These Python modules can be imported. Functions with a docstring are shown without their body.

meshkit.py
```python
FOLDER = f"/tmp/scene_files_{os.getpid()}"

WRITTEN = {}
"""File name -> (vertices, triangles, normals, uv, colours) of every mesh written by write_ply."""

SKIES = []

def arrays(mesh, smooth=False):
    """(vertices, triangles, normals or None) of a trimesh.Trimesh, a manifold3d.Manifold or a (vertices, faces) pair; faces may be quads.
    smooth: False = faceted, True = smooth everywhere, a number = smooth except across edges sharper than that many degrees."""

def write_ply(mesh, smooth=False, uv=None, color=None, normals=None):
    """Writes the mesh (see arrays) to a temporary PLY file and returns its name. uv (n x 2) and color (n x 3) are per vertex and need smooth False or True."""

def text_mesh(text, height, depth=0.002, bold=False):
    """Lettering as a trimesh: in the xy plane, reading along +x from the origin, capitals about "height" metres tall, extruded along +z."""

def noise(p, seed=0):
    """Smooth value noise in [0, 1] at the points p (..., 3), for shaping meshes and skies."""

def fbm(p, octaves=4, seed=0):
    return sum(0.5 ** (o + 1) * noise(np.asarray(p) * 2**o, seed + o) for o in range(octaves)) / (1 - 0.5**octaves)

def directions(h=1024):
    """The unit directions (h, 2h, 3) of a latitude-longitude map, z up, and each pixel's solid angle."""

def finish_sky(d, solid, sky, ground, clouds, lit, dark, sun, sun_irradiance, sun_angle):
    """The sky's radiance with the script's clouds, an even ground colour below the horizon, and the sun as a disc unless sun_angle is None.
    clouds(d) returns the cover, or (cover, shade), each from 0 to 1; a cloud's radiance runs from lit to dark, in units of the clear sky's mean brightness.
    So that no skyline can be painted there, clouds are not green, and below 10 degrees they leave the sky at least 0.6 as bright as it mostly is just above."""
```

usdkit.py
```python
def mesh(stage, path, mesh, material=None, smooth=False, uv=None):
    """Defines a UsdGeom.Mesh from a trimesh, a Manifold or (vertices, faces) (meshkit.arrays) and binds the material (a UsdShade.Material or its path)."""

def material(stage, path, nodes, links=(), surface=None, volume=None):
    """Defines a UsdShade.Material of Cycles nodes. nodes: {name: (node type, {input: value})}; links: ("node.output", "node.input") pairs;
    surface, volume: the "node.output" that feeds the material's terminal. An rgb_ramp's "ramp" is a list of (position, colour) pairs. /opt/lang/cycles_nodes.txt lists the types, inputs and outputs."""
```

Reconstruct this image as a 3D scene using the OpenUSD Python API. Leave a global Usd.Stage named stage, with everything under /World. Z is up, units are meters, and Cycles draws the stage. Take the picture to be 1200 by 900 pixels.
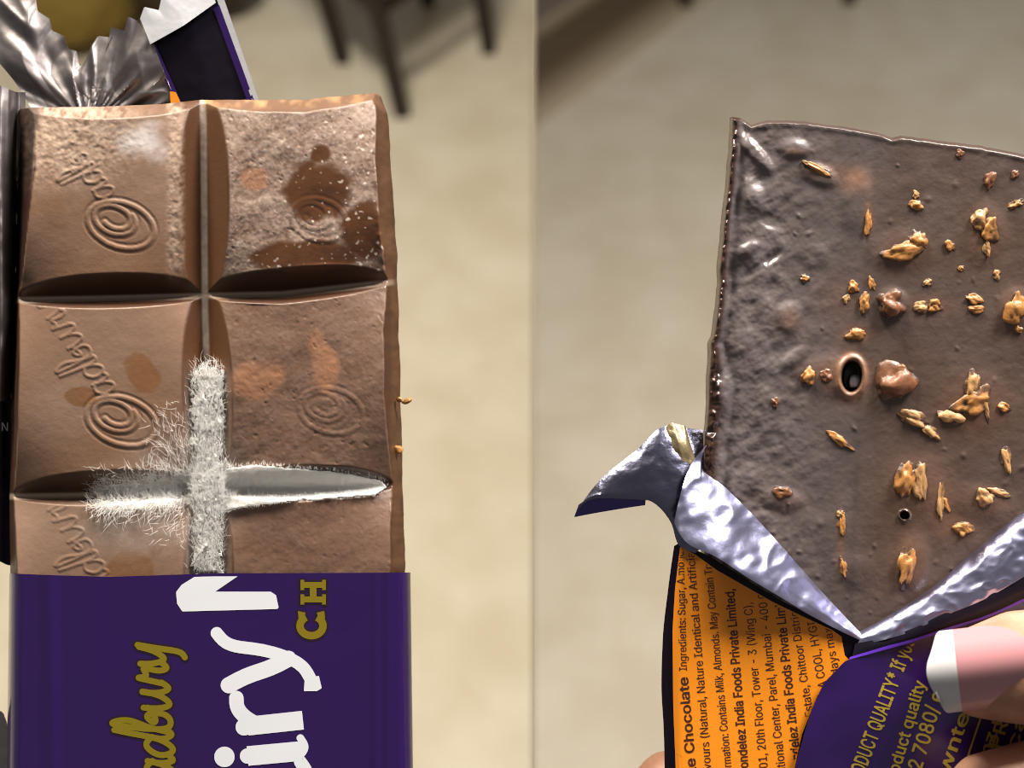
import math, numpy as np, trimesh, manifold3d, usdkit, meshkit
from pxr import Gf, Sdf, Usd, UsdGeom, UsdLux, UsdShade, Vt
from shapely.geometry import LineString, Polygon, Point, MultiPolygon
from shapely import affinity, union_all
from scipy.ndimage import distance_transform_edt, gaussian_filter, map_coordinates
from scipy.interpolate import CubicSpline, PchipInterpolator

stage = Usd.Stage.CreateInMemory()
UsdGeom.SetStageUpAxis(stage, UsdGeom.Tokens.z)
UsdGeom.SetStageMetersPerUnit(stage, 1.0)
stage.DefinePrim('/World', 'Xform'); stage.DefinePrim('/World/Looks', 'Scope')

# ------------------------------------------------------------ camera, lights
PITCH, CAMZ, HFOV = math.radians(46), 1.5, math.radians(44)
S = 0.17e-3                                   # metres per picture pixel in the plane of the bars
D = 600 * S / math.tan(HFOV / 2)              # distance of that plane
FPX = 600 / math.tan(HFOV / 2)
C = np.array([0, 0, CAMZ])
r_ = np.array([1.0, 0, 0]); f_ = np.array([0, math.cos(PITCH), -math.sin(PITCH)]); u_ = np.array([0, math.sin(PITCH), math.cos(PITCH)])
EXPOSURE = 0.0
cam = UsdGeom.Camera.Define(stage, '/World/camera')
R = np.stack([r_, u_, -f_], 1)
M4 = Gf.Matrix4d(*[float(x) for x in np.block([[R.T, np.zeros((3, 1))], [C[None], np.ones((1, 1))]]).ravel()])
cam.AddTransformOp().Set(M4)
cam.CreateHorizontalApertureAttr(36.0); cam.CreateVerticalApertureAttr(27.0)
cam.CreateFocalLengthAttr(18 / math.tan(HFOV / 2)); cam.CreateFStopAttr(13.0); cam.CreateFocusDistanceAttr(D - 0.001)
cam.CreateClippingRangeAttr((0.02, 100)); cam.CreateExposureAttr(EXPOSURE)

def rect_light(name, pos, size, target, power, color):
    l = UsdLux.RectLight.Define(stage, '/World/' + name)
    l.CreateWidthAttr(size[0]); l.CreateHeightAttr(size[1]); l.CreateIntensityAttr(power); l.CreateColorAttr(Gf.Vec3f(*color))
    p = np.array(pos, float); z = p - np.array(target, float); z /= np.linalg.norm(z)
    x = np.cross([0, 1, 0.01], z); x /= np.linalg.norm(x); y = np.cross(z, x)
    l.AddTransformOp().Set(Gf.Matrix4d(*[float(v) for v in np.block([[np.stack([x, y, z]), np.zeros((3, 1))], [p[None], np.ones((1, 1))]]).ravel()]))
rect_light('ceiling_light_near_left', (-0.45, 0.98, 2.5), (0.45, 0.45), (-0.45, 0.98, 0), 92, (1, .92, .77))
rect_light('ceiling_light_near_right', (0.6, 0.62, 2.1), (0.4, 0.4), (0.6, 0.62, 0), 76, (1, .94, .86))
dome = UsdLux.DomeLight.Define(stage, '/World/dome'); dome.CreateIntensityAttr(0.05); dome.CreateColorAttr(Gf.Vec3f(1, .96, .9))

# ------------------------------------------------------------ helpers
def P(px, py, z=0.0):
    """picture coordinates and a height in mm above the plane of the bars -> metres in that plane's frame"""
    px, py, z = (np.asarray(a, float) for a in (px, py, z))
    k = S * (D - z * 1e-3) / D
    return np.stack(np.broadcast_arrays((px - 600) * k, (450 - py) * k, z * 1e-3), -1)
def to_world(l): return C + f_ * D + l @ R.T
def floor_at(px, py):
    d = f_ * FPX + r_ * (px - 600) + u_ * (450 - py)
    return C + d * (-C[2] / d[2])
def depth_point(px, py, height):
    d = f_ * FPX + r_ * (px - 600) + u_ * (450 - py)
    return C + d * ((height - C[2]) / d[2])

taken = set()
def fresh(parent, name):
    p = f'{parent}/{name}'; k = 0
    while p in taken: k += 1; p = f'{parent}/{name}_{k:03d}'
    taken.add(p); return p
def tag(p, label=None, category=None, group=None, kind=None):
    p = p.GetPrim() if hasattr(p, 'GetPrim') else p
    for k, v in (('label', label), ('category', category), ('group', group), ('kind', kind)):
        if v: p.SetCustomDataByKey(k, v)
    return p
class Thing:
    """an Xform in the frame of the bars' plane (plane=True) or the world, based at anchor"""
    def __init__(self, name, label, category, anchor, plane=True, group=None, kind=None):
        self.path = fresh('/World', name); self.plane = plane; self.anchor = np.asarray(anchor, float)
        x = UsdGeom.Xform.Define(stage, self.path); self.x = x
        if plane:
            o = to_world(self.anchor)
            x.AddTransformOp().Set(Gf.Matrix4d(*[float(v) for v in np.block([[R.T, np.zeros((3, 1))], [o[None], np.ones((1, 1))]]).ravel()]))
        else: x.AddTranslateOp().Set(Gf.Vec3d(*map(float, self.anchor)))
        tag(x, label, category, group, kind)
    def part(self, name, mesh, mat, smooth=False, parent=None, label=None, kind=None, color=None, rough=None):
        path = fresh(parent or self.path, name)
        if isinstance(mesh, (tuple, list)): v, f = np.array(mesh[0], float), np.array(mesh[1])
        elif hasattr(mesh, 'to_mesh'):
            m = mesh.to_mesh(); v, f = np.array(m.vert_properties[:, :3], float), np.array(m.tri_verts)
        else: v, f = np.array(mesh.vertices), np.array(mesh.faces)
        m = usdkit.mesh(stage, path, (v - self.anchor, f), mat, smooth=smooth)
        if color is not None:
            UsdGeom.PrimvarsAPI(m).CreatePrimvar('albedo', Sdf.ValueTypeNames.Color3fArray, 'vertex').Set(Vt.Vec3fArray.FromNumpy(color.astype(np.float32)))
        if rough is not None:
            UsdGeom.PrimvarsAPI(m).CreatePrimvar('sheen', Sdf.ValueTypeNames.FloatArray, 'vertex').Set(Vt.FloatArray.FromNumpy(np.asarray(rough, np.float32)))
        if label or kind: tag(m, label, kind=kind)
        return path
def lin(*c):
    c = np.array(c, float) / 255
    return np.where(c <= .04045, c / 12.92, ((c + .055) / 1.055) ** 2.4)
def L(name): return '/World/Looks/' + name
def N2(x, y, scale, octs=3, seed=0, z=0.0):
    x, y = np.broadcast_arrays(np.asarray(x, float) / scale, np.asarray(y, float) / scale)
    q = np.stack([.8 * x + .6 * y, (-.6 * x + .8 * y) * .92 + .31 * x, z + .23 * x - .19 * y], -1)
    return meshkit.fbm(q, octs, seed) * 2 - 1
def sstep(a, b, x):
    t = np.clip((x - a) / (b - a), 0, 1); return t * t * (3 - 2 * t)
def smin(a, b, k):
    h = np.clip(.5 + .5 * (b - a) / k, 0, 1); return b * (1 - h) + a * h - k * h * (1 - h)
def curve(pts, n=12, closed=False):
    pts = np.array(pts, float)
    if closed: pts = np.vstack([pts, pts[:1]])
    t = np.r_[0, np.cumsum(np.maximum(np.linalg.norm(np.diff(pts[:, :2], axis=0), axis=1), 1e-6))]
    c = CubicSpline(t, pts, bc_type='periodic' if closed else 'natural')
    return c(np.linspace(0, t[-1], n * (len(pts) - 1) + 1))
def resample(pts, n, smooth=False):
    pts = np.array(pts, float)
    t = np.r_[0, np.cumsum(np.linalg.norm(np.diff(pts[:, :2], axis=0), axis=1))]; t /= t[-1]
    q = np.linspace(0, 1, n)
    return np.stack([(PchipInterpolator(t, pts[:, k])(q) if smooth else np.interp(q, t, pts[:, k])) for k in range(pts.shape[1])], 1)
def grid_faces(nv, nu, flip=False):
    i = np.arange(nv * nu).reshape(nv, nu)
    a, b, c, d = i[:-1, :-1].ravel(), i[:-1, 1:].ravel(), i[1:, 1:].ravel(), i[1:, :-1].ravel()
    f = np.vstack([np.stack([a, d, c], 1), np.stack([a, c, b], 1)])
    return f[:, ::-1] if flip else f
def sheet(rows, nu, nv, crinkle=0.0, csize=14, thick=0.06, seed=0, smooth_u=False, ridge=0.0, rdir=(1, 0), zfun=None, fan=None):
    """a thin sheet through rows of (px,py,z) points, crumpled by crinkle mm"""
    g = np.stack([resample(rw, nu, smooth_u) for rw in rows])
    t = np.linspace(0, 1, len(rows))
    q = np.linspace(0, 1, nv)
    g = PchipInterpolator(t, g, axis=0)(q) if len(rows) > 2 else g[0] + (g[1] - g[0]) * q[:, None, None]
    X, Y, Z = g[..., 0], g[..., 1], g[..., 2]
    if zfun is not None: Z = zfun(X, Y)
    if crinkle:
        fade = 1
        n1 = 1 - 2 * np.abs(N2(X, Y, csize, 3, seed)); n2 = N2(X, Y, csize * 2.5, 2, seed + 7)
        Z = Z + crinkle * (.6 * n1 + n2) * fade
    if fan is not None:
        an = np.arctan2(Y - fan[1], X - fan[0]); rr = np.hypot(X - fan[0], Y - fan[1])
        Z = Z + fan[3] * np.minimum(rr / 50, 1) * (1 - 2 * np.abs(N2(an * fan[2], rr / 90, 1.0, 2, seed + 5)) * 1.6)
    if ridge:
        s = X * rdir[0] + Y * rdir[1] + 6 * N2(X, Y, 40, 2, seed + 3)
        Z = Z + ridge * np.abs(((s / csize) % 2) - 1)
    v = P(X, Y, Z).reshape(-1, 3)
    f = grid_faces(nv, nu)
    _, _, n = meshkit.arrays((v, f), True)
    back = v - n * thick * 1e-3
    i = np.arange(nv * nu).reshape(nv, nu)
    loop = np.r_[i[0, :], i[1:, -1], i[-1, -2::-1], i[-2:0:-1, 0]]
    nx = np.roll(loop, -1); o = nv * nu
    rim = np.vstack([np.stack([loop, nx, nx + o], 1), np.stack([loop, nx + o, loop + o], 1)])
    return np.vstack([v, back]), np.vstack([f, f[:, ::-1] + o, rim])
def polys(g): return [p for p in (g.geoms if hasattr(g, 'geoms') else [g]) if p.geom_type == 'Polygon' and p.area > 1e-9]
def flat_print(shape, zf, thick=0.05, edge=14.0):
    """a shapely shape in picture coordinates as a thin print lying on the height zf(px,py) mm"""
    out = []
    for p in polys(shape):
        m = trimesh.creation.extrude_polygon(p, 1.0, engine='earcut')
        v, fc_ = trimesh.remesh.subdivide_to_size(m.vertices, m.faces, edge, 14); m = trimesh.Trimesh(v, fc_, process=False)
        v = np.array(m.vertices); z = zf(v[:, 0], v[:, 1]) + np.where(v[:, 2] > .5, thick, -.02)
        out.append(trimesh.Trimesh(P(v[:, 0], v[:, 1], z), m.faces[:, ::-1], process=False))
    return trimesh.util.concatenate(out)
def fine(shape, step=6):
    return shape.segmentize(step)

# ------------------------------------------------------------ materials
def mat(name, nodes, links, surface='p.BSDF'):
    return usdkit.material(stage, L(name), nodes, links, surface=surface)
def plain(name, col, rough=.5, metal=0.0, bump=0.0, bscale=300, extra=None):
    nodes = {'p': ('principled_bsdf', {'base_color': col, 'roughness': rough, 'metallic': metal, **(extra or {})})}; links = []
    if bump:
        nodes |= {'c': ('texture_coordinate', {}), 'n': ('noise_texture', {'scale': bscale, 'detail': 4.0}), 'b': ('bump', {'strength': 1.0, 'distance': bump})}
        links += [('c.object', 'n.vector'), ('n.fac', 'b.height'), ('b.normal', 'p.normal')]
    return mat(name, nodes, links)
def chocolate(name, rough, spec, bump):
    return mat(name, {'a': ('attribute', {'attribute': 'albedo'}), 'c': ('texture_coordinate', {}),
        'n': ('noise_texture', {'scale': 900.0, 'detail': 5.0, 'roughness': .65}), 'b': ('bump', {'strength': 1.0, 'distance': bump}),
        'ar': ('attribute', {'attribute': 'sheen'}), 'r': ('map_range', {'from_min': .3, 'from_max': .7, 'to_min': -.07, 'to_max': .09, 'clamp': True}), 'sum': ('math', {'math_type': 'add'}),
        'n2': ('noise_texture', {'scale': 160.0, 'detail': 3.0}),
        'p': ('principled_bsdf', {'specular_ior_level': spec})},
        [('a.color', 'p.base_color'), ('c.object', 'n.vector'), ('c.object', 'n2.vector'), ('n.fac', 'b.height'), ('b.normal', 'p.normal'), ('n2.fac', 'r.value'), ('r.result', 'sum.value1'), ('ar.fac', 'sum.value2'), ('sum.value', 'p.roughness')])
M_milk = chocolate('milk_chocolate', .42, .5, .00006)
M_dark = chocolate('bloomed_chocolate', .40, .6, .00007)
M_floor = mat('floor_terrazzo', {'c': ('texture_coordinate', {}), 'n': ('noise_texture', {'scale': 9.0, 'detail': 3.0, 'roughness': .55}), 'n2': ('noise_texture', {'scale': 2.2, 'detail': 2.0}),
    'r': ('rgb_ramp', {'ramp': [(0, lin(198, 186, 162)), (.42, lin(213, 202, 181)), (.6, lin(224, 215, 197)), (1, lin(236, 229, 214))]}), 'm': ('math', {'math_type': 'multiply_add', 'value2': .55, 'value3': .0}),
    'm2': ('math', {'math_type': 'multiply_add', 'value2': .45}), 'p': ('principled_bsdf', {'roughness': .35})},
    [('c.object', 'n.vector'), ('c.object', 'n2.vector'), ('n.fac', 'm.value1'), ('n2.fac', 'm2.value1'), ('m.value', 'm2.value3'), ('m2.value', 'r.fac'), ('r.color', 'p.base_color')])
M_wall = plain('wall_paint', lin(205, 198, 184), .8)
M_added_divider = plain('added_divider_board', lin(158, 146, 124), .7)
M_wood = plain('dark_wood', lin(36, 24, 20), .5)
M_purple = plain('purple_film', lin(41, 13, 82), .22, 0, .00002, 120, {'specular_ior_level': .6, 'coat_weight': .4, 'coat_roughness': .08})
M_purple_dark = plain('purple_film_dark', lin(13, 6, 22), .4, 0, .00004, 150, {'specular_ior_level': .25})
M_foil = plain('silver_foil', lin(176, 176, 212), .30, 1.0, .00018, 200)
M_foil_grey = plain('grey_foil', lin(140, 133, 134), .46, 1.0, .00015, 160)
M_orange = plain('orange_print', lin(246, 146, 26), .4)
M_ink = plain('brown_ink', lin(70, 32, 16), .5)
M_white = plain('white_print', lin(236, 238, 246), .35)
M_gold = plain('gold_print', lin(132, 116, 24), .35)
M_gold_outline = plain('dark_outline_print', lin(40, 22, 44), .35)
M_goldtext = plain('gold_foil_text', lin(182, 156, 64), .35, .2)
M_nut = plain('almond_piece', lin(190, 136, 78), .34, 0, .0002, 700, {'specular_ior_level': .6})
M_nut_pale = plain('almond_piece_pale', lin(206, 164, 116), .45, 0, .0002, 700)
M_nut_brown = plain('almond_piece_coated', lin(128, 84, 56), .4, 0, .0003, 600)
M_mould = mat('mould_white', {'d': ('diffuse_bsdf', {'color': (.96, .95, .94)}), 't': ('translucent_bsdf', {'color': (.96, .95, .94)}), 'm': ('mix_closure', {'fac': .45})},
    [('d.BSDF', 'm.closure1'), ('t.BSDF', 'm.closure2')], surface='m.closure')
M_skin = mat('skin', {'c': ('texture_coordinate', {}), 'n': ('noise_texture', {'scale': 180.0, 'detail': 4.0}), 'w': ('noise_texture', {'scale': 900.0, 'detail': 3.0}), 'b': ('bump', {'strength': .6, 'distance': .0002}),
    'r': ('rgb_ramp', {'ramp': [(.25, lin(158, 112, 90)), (.75, lin(186, 142, 118))]}), 'p': ('principled_bsdf', {'roughness': .5, 'subsurface_weight': .2, 'subsurface_radius': (1, .35, .2), 'subsurface_scale': .002})},
    [('c.object', 'n.vector'), ('c.object', 'w.vector'), ('n.fac', 'r.fac'), ('r.color', 'p.base_color'), ('w.fac', 'b.height'), ('b.normal', 'p.normal')])
M_nail = plain('nail_pink', lin(188, 132, 138), .25, 0, 0, 0, {'coat_weight': .6, 'coat_roughness': .06})
M_nailtip = plain('nail_tip_white', lin(206, 204, 208), .2, 0, 0, 0, {'coat_weight': .6, 'coat_roughness': .06})
M_olive = plain('olive_cloth', lin(120, 100, 40), .9, 0, .002, 60)
M_browncloth = plain('brown_cloth', lin(62, 48, 34), .9, 0, .002, 60)

# ------------------------------------------------------------ the setting
def wbox(lo, hi):
    lo, hi = np.array(lo, float), np.array(hi, float)
    m = trimesh.creation.box(hi - lo); m.apply_translation((lo + hi) / 2); return m
def struct(name, mesh, m, label, smooth=False):
    path = fresh('/World', name); p = usdkit.mesh(stage, path, mesh, m, smooth=smooth); tag(p, label, name.split('_')[0], kind='structure')
struct('floor', wbox((-3, .3, -.05), (3, 6, 0)), M_floor, 'mottled beige stone floor far below the two bars')
# added divider: a made-up board along the sight line that parts view and light
seam = (625 - 600) / FPX
near = D + .004
nrm = np.cross(f_ + r_ * seam, u_); nrm /= np.linalg.norm(nrm)
def on_seam(a, b): return C + (f_ + r_ * seam) * a + u_ * b
def z_hit(a, ztarget): return (ztarget - C[2] + math.sin(PITCH) * a) / u_[2]
outline = [(near, z_hit(near, .0)), (near, z_hit(near, 2.3)), (4.2, z_hit(4.2, 2.3)), (4.2, z_hit(4.2, 0.0))]
front, back = [], []
for a, b in outline:
    p = on_seam(a, b); h = a * .25 / FPX
    front.append(p + nrm * h); back.append(p - nrm * h)
v = np.array(front + back); n = 4
fc = [[0, 1, 2], [0, 2, 3], [4, 6, 5], [4, 7, 6]]
for i in range(n):
    j = (i + 1) % n; fc += [[i, i + n, j + n], [i, j + n, j]]
m = trimesh.Trimesh(v, fc, process=False); m.fix_normals()
struct('wall_added_divider', m, M_added_divider, 'made-up thin beige board added between the two bars to part view and light')

# ------------------------------------------------------------ chairs behind
def bar_between(a, b, w, d=None, tw=0):
    a, b = np.array(a, float), np.array(b, float); L_ = np.linalg.norm(b - a)
    m = trimesh.creation.box((w, d or w, L_)); z = (b - a) / L_
    # chamfer the long edges
    q = [(-w/2, -(d or w)/2), (w/2, -(d or w)/2), (w/2, (d or w)/2), (-w/2, (d or w)/2)]
    m = trimesh.creation.extrude_polygon(Polygon(q).buffer(-w * .12).buffer(w * .12, quad_segs=2), L_, engine='earcut')
    x = np.cross([math.sin(tw), math.cos(tw), 0], z); x /= np.linalg.norm(x); y = np.cross(z, x)
    T = np.eye(4); T[:3, :3] = np.stack([x, y, z], 1); T[:3, 3] = a; m.apply_transform(T); return m
def chair(name, label, feet, seat_h, splay, thick, back=True, rail=True, rake=0.0):
    feet = [np.array([p[0], p[1], 0]) for p in feet]; c = sum(feet) / 4
    t = Thing(name, label, 'chair', c, plane=False)
    tops = [p + (c - p) * splay + np.array([rake, 0, seat_h]) for p in feet]
    for p, q in zip(feet, tops): t.part('leg', bar_between(p, q, thick), M_wood)
    for i in range(4):
        j = (i + 1) % 4
        if rail: t.part('stretcher', bar_between(feet[i] + (tops[i] - feet[i]) * .55, feet[j] + (tops[j] - feet[j]) * .55, thick * .7), M_wood)
        t.part('seat_rail', bar_between(tops[i] - [0, 0, .03], tops[j] - [0, 0, .03], thick * .6, thick * 1.3), M_wood)
    out = Polygon([(c + (q - c) * 1.15)[:2] for q in tops]).buffer(.02)
    s = trimesh.creation.extrude_polygon(out, .03, engine='earcut'); s.apply_translation([0, 0, seat_h]); t.part('seat', s, M_wood)
    if back:
        b0, b1 = tops[2] + [0, 0, .03], tops[3] + [0, 0, .03]; lean = (b0 + b1) / 2 - c; lean = lean / np.linalg.norm(lean) * .06; lean[2] = .42
        for q in (b0, b1): t.part('back_post', bar_between(q, q + lean, thick * .9), M_wood)
        for k in (.5, .95): t.part('back_rail', bar_between(b0 + lean * k, b1 + lean * k, thick * .6, thick * 1.6), M_wood)
A_, B_, C_ = floor_at(472, 134), floor_at(573, 60), floor_at(402, 72)
chair('dining_chair', 'dark brown wooden chair whose legs stand behind the milk chocolate bar', [A_, B_, B_ + C_ - A_, C_], .44, -.06, .032, rake=-.06)
E_ = floor_at(803, 8)
chair('dining_chair', 'dark wooden chair with one foot just showing behind the nutty bar', [E_, E_ + [.38, .02, 0], E_ + [.38, .40, 0], E_ + [.02, .38, 0]], .44, -.04, .028)

def shade_band():  # made-up flat strips standing in for a soft diagonal shadow on the floor
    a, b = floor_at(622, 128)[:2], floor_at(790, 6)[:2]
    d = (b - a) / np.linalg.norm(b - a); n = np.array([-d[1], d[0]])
    a = a + d * .02; t = Thing('shade_band', 'made-up flat strips that paint a dark shadow band on the floor behind the nutty bar', 'shade_band', [*(a + n * .2), 0], plane=False)
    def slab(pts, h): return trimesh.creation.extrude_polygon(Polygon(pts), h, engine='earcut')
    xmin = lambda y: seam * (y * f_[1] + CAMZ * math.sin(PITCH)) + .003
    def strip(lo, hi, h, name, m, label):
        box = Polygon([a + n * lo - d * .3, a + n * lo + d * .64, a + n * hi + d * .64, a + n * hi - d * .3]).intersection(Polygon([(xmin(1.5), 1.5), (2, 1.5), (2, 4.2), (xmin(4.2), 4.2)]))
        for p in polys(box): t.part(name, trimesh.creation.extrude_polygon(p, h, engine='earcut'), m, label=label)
    for k, lo in enumerate((-.05, -.025, 0, .025)): strip(lo, lo + .025, .006, 'stripe', M_shadestripe[k], None)  # graded tones fade the painted shadow out into the floor
    strip(.05, .15, .006, 'border', M_shadecore, 'dark core of the painted shadow band')
    for k, lo in enumerate((.15, .172)): strip(lo, lo + .022, .006, 'stripe', M_shadestripe[2 - k], None)
    strip(.194, .5, .006, 'field', M_shadefield, 'grey strip beyond the painted shadow band')
M_shadestripe = [plain(f'shade_stripe_{k}', lin(*c), .95, 0, .002, 200) for k, c in enumerate(((192, 178, 154), (172, 157, 133), (150, 134, 111), (126, 109, 87)))]
M_shadecore = plain('shade_core', lin(102, 86, 66), .95, 0, .002, 200); M_shadefield = plain('shade_field', lin(132, 118, 108), .95, 0, .002, 200)
shade_band()

# ------------------------------------------------------------ milk chocolate bar (left)
EXPORTS = {}
def bar_left():
    nu, nv = 372, 452
    t = np.linspace(0, 1, nu)[None, :]; vv = np.linspace(0, 1, nv)[:, None]
    yy = 118 + vv * (690 - 118)
    xl = np.interp(yy, [118, 330, 450, 580, 690], [24, 18, 14, 11, 13]) + 1.0 * N2(yy, yy * 0, 40, 2, 3)
    xr = np.interp(yy, [118, 135, 200, 260, 340, 470, 560, 690], [447, 455, 459, 463, 467, 470, 471, 476]) + 2.2 * N2(yy, yy * 0 + 9, 22, 3, 4)
    X = xl + (xr - xl) * t
    top = np.interp(X, [10, 40, 120, 190, 235, 300, 360, 400, 440, 458, 480], [128, 126, 125, 122, 117, 117, 117, 112, 109, 118, 135]) + 1.6 * N2(X, X * 0 + 5, 18, 3, 5) * sstep(230, 280, X)
    Y = top + (690 - top) * vv
    gx = np.interp(Y, [110, 345, 570, 700], [238, 240, 246, 244])
    g1 = np.interp(X, [10, 120, 235, 330, 430, 475], [349, 347, 344, 342, 331, 326])
    g2 = np.interp(X, [10, 120, 245, 350, 450, 480], [580, 578, 573, 573, 568, 566])
    left = X < gx; gw = 4.0
    row = np.where(Y < g1, 0, np.where(Y < g2, 1, 2))
    y0 = np.where(row == 0, top, np.where(row == 1, g1, g2)); y1 = np.where(row == 0, g1, np.where(row == 1, g2, g2 + 228))
    ex0 = np.interp(Y, [118, 250, 330, 345, 690], [38, 34, 24, 20, 18]); ex1 = np.interp(Y, [118, 330, 690], [446, 452, 458])
    a = np.where(left, (X - ex0) / (gx - ex0), (X - gx) / (ex1 - gx)) * 2 - 1; b = (Y - y0) / (y1 - y0) * 2 - 1
    a, b = np.clip(a, -1.1, 1.1), np.clip(b, -1.1, 1.1)
    H = .5 + 3.9 * (1 - np.abs(a) ** 2.2 * np.abs(b) ** 2.2) + .35 * (1 - a * a) + .35 * (1 - b * b)
    dc = np.maximum(np.abs(X - gx) - gw, 0)
    wall_c = dc * np.where(left, .195, .195)
    dbot = np.where(row == 2, 99, y1 - Y - 1.5); dtop = np.where(row == 0, Y - y0, Y - y0 - 3)
    wall_b = np.maximum(dbot, 0) * np.where(left, .195, .19)
    wall_t = np.maximum(dtop, 0) * np.where(row == 0, .6, .42)
    dl = X - xl; dr = xr - X
    sl = np.interp(Y, [118, 200, 330, 345, 690], [.48, .55, 1.15, 1.4, 1.4])
    wall_l = -6 + dl * sl; wall_r = -6 + dr * np.interp(Y, [118, 300, 690], [.62, .55, .62])
    wob = .25 * N2(X, Y, 26, 3, 11)
    ero = np.where(left, .25, 1.0)
    h = smin(H, wall_c, .3); h = smin(h, wall_b + .08 * wob, .2); h = smin(h, wall_t, .3)
    h = smin(h, wall_l + 1.2 * wob, .6); h = smin(h, wall_r + 1.6 * wob, .9)
    et = np.where(row == 0, -1.5 + (Y - top) * .45, 99); h = smin(h, et, .5)
    topface = sstep(-.15, .5, np.minimum(np.minimum(np.minimum(wall_c, wall_b), wall_t), np.minimum(np.minimum(wall_l, wall_r), np.where(row == 0, -1.5 + (Y - top) * .45, 99))) - H)
    # lettering
    emb = np.zeros_like(h)
    def stroke_field(lines):
        s = 2; im = np.ones((700 * s, 500 * s), bool)
        from PIL import Image, ImageDraw
        I = Image.new('L', (500 * s, 700 * s), 0); dr_ = ImageDraw.Draw(I)
        for l in lines: dr_.line([(x * s, y * s) for x, y in l], fill=255, width=1)
        d = distance_transform_edt(np.asarray(I) == 0) / s
        return map_coordinates(d, [np.clip(Y, 0, 699) * s, np.clip(X, 0, 499) * s], order=1, mode='nearest')
    txt = []
    for cx, cy, ang, rx, ry, kx, ky in ((142, 264, .33, 40, 26, 0, 0), (143, 494, .33, 42, 27, 0, 0), (374, 258, .3, 33, 24, 0, 0), (388, 482, .25, 38, 26, 0, 0)):
        ca, sa = math.cos(ang), math.sin(ang)
        def place(ex, ey): txt.append((cx + ex * ca - ey * sa, cy + ex * sa + ey * ca))
        th = np.linspace(0, 2 * math.pi, 90); place(rx * np.cos(th), ry * np.sin(th))
        th = np.linspace(-.25 * math.pi, 2.75 * math.pi, 110); k = 1 - .42 * sstep(.4, 1, (th - th[0]) / (th[-1] - th[0]))
        place(-.22 * rx + .62 * rx * k * np.cos(th), -.14 * ry + .64 * ry * k * np.sin(th))
    swirl = [np.stack(q, 1) for q in txt]
    words = []
    for sx, sy, du, hh in ((128, 232, (-.62, -.785), 22), (128, 462, (-.56, -.83), 23), (128, 693, (-.52, -.85), 24)):
        du = np.array(du); dv = np.array([du[1], -du[0]])
        for l in script_word('adbury', skip=0):
            words.append(np.array([sx, sy]) + l[:, :1] * du * hh * .88 + (l[:, 1:] - .5) * dv * hh)
    ds = stroke_field(swirl); dw = stroke_field(words)
    emb += .13 * sstep(3.0, 1.2, ds) * np.where(left, 1, .45) + .13 * sstep(2.3, .9, dw) * np.where(left, 1, 0) - .09 * sstep(2.2, .6, np.abs(ds - 4.6)) * np.where(left, 1, .3)
    emb *= np.where(row == 2, .8, 1) * (1 - .6 * sstep(205, 170, Y) * (row == 0))
    h = h + emb * topface
    # frosty, pitted skin
    fine_n = N2(X, Y, 5, 3, 21); mid_n = N2(X, Y, 14, 3, 22)
    frostL = np.clip(sstep(60, 0, np.hypot((X - 75) / 1.5, (Y - 158) / 1.0) - 24) * .9 + .8 * sstep(14, 4, np.abs(X - 205)) * (row == 0) * sstep(340, 300, Y), 0, 1) * left * (row == 0)
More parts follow.
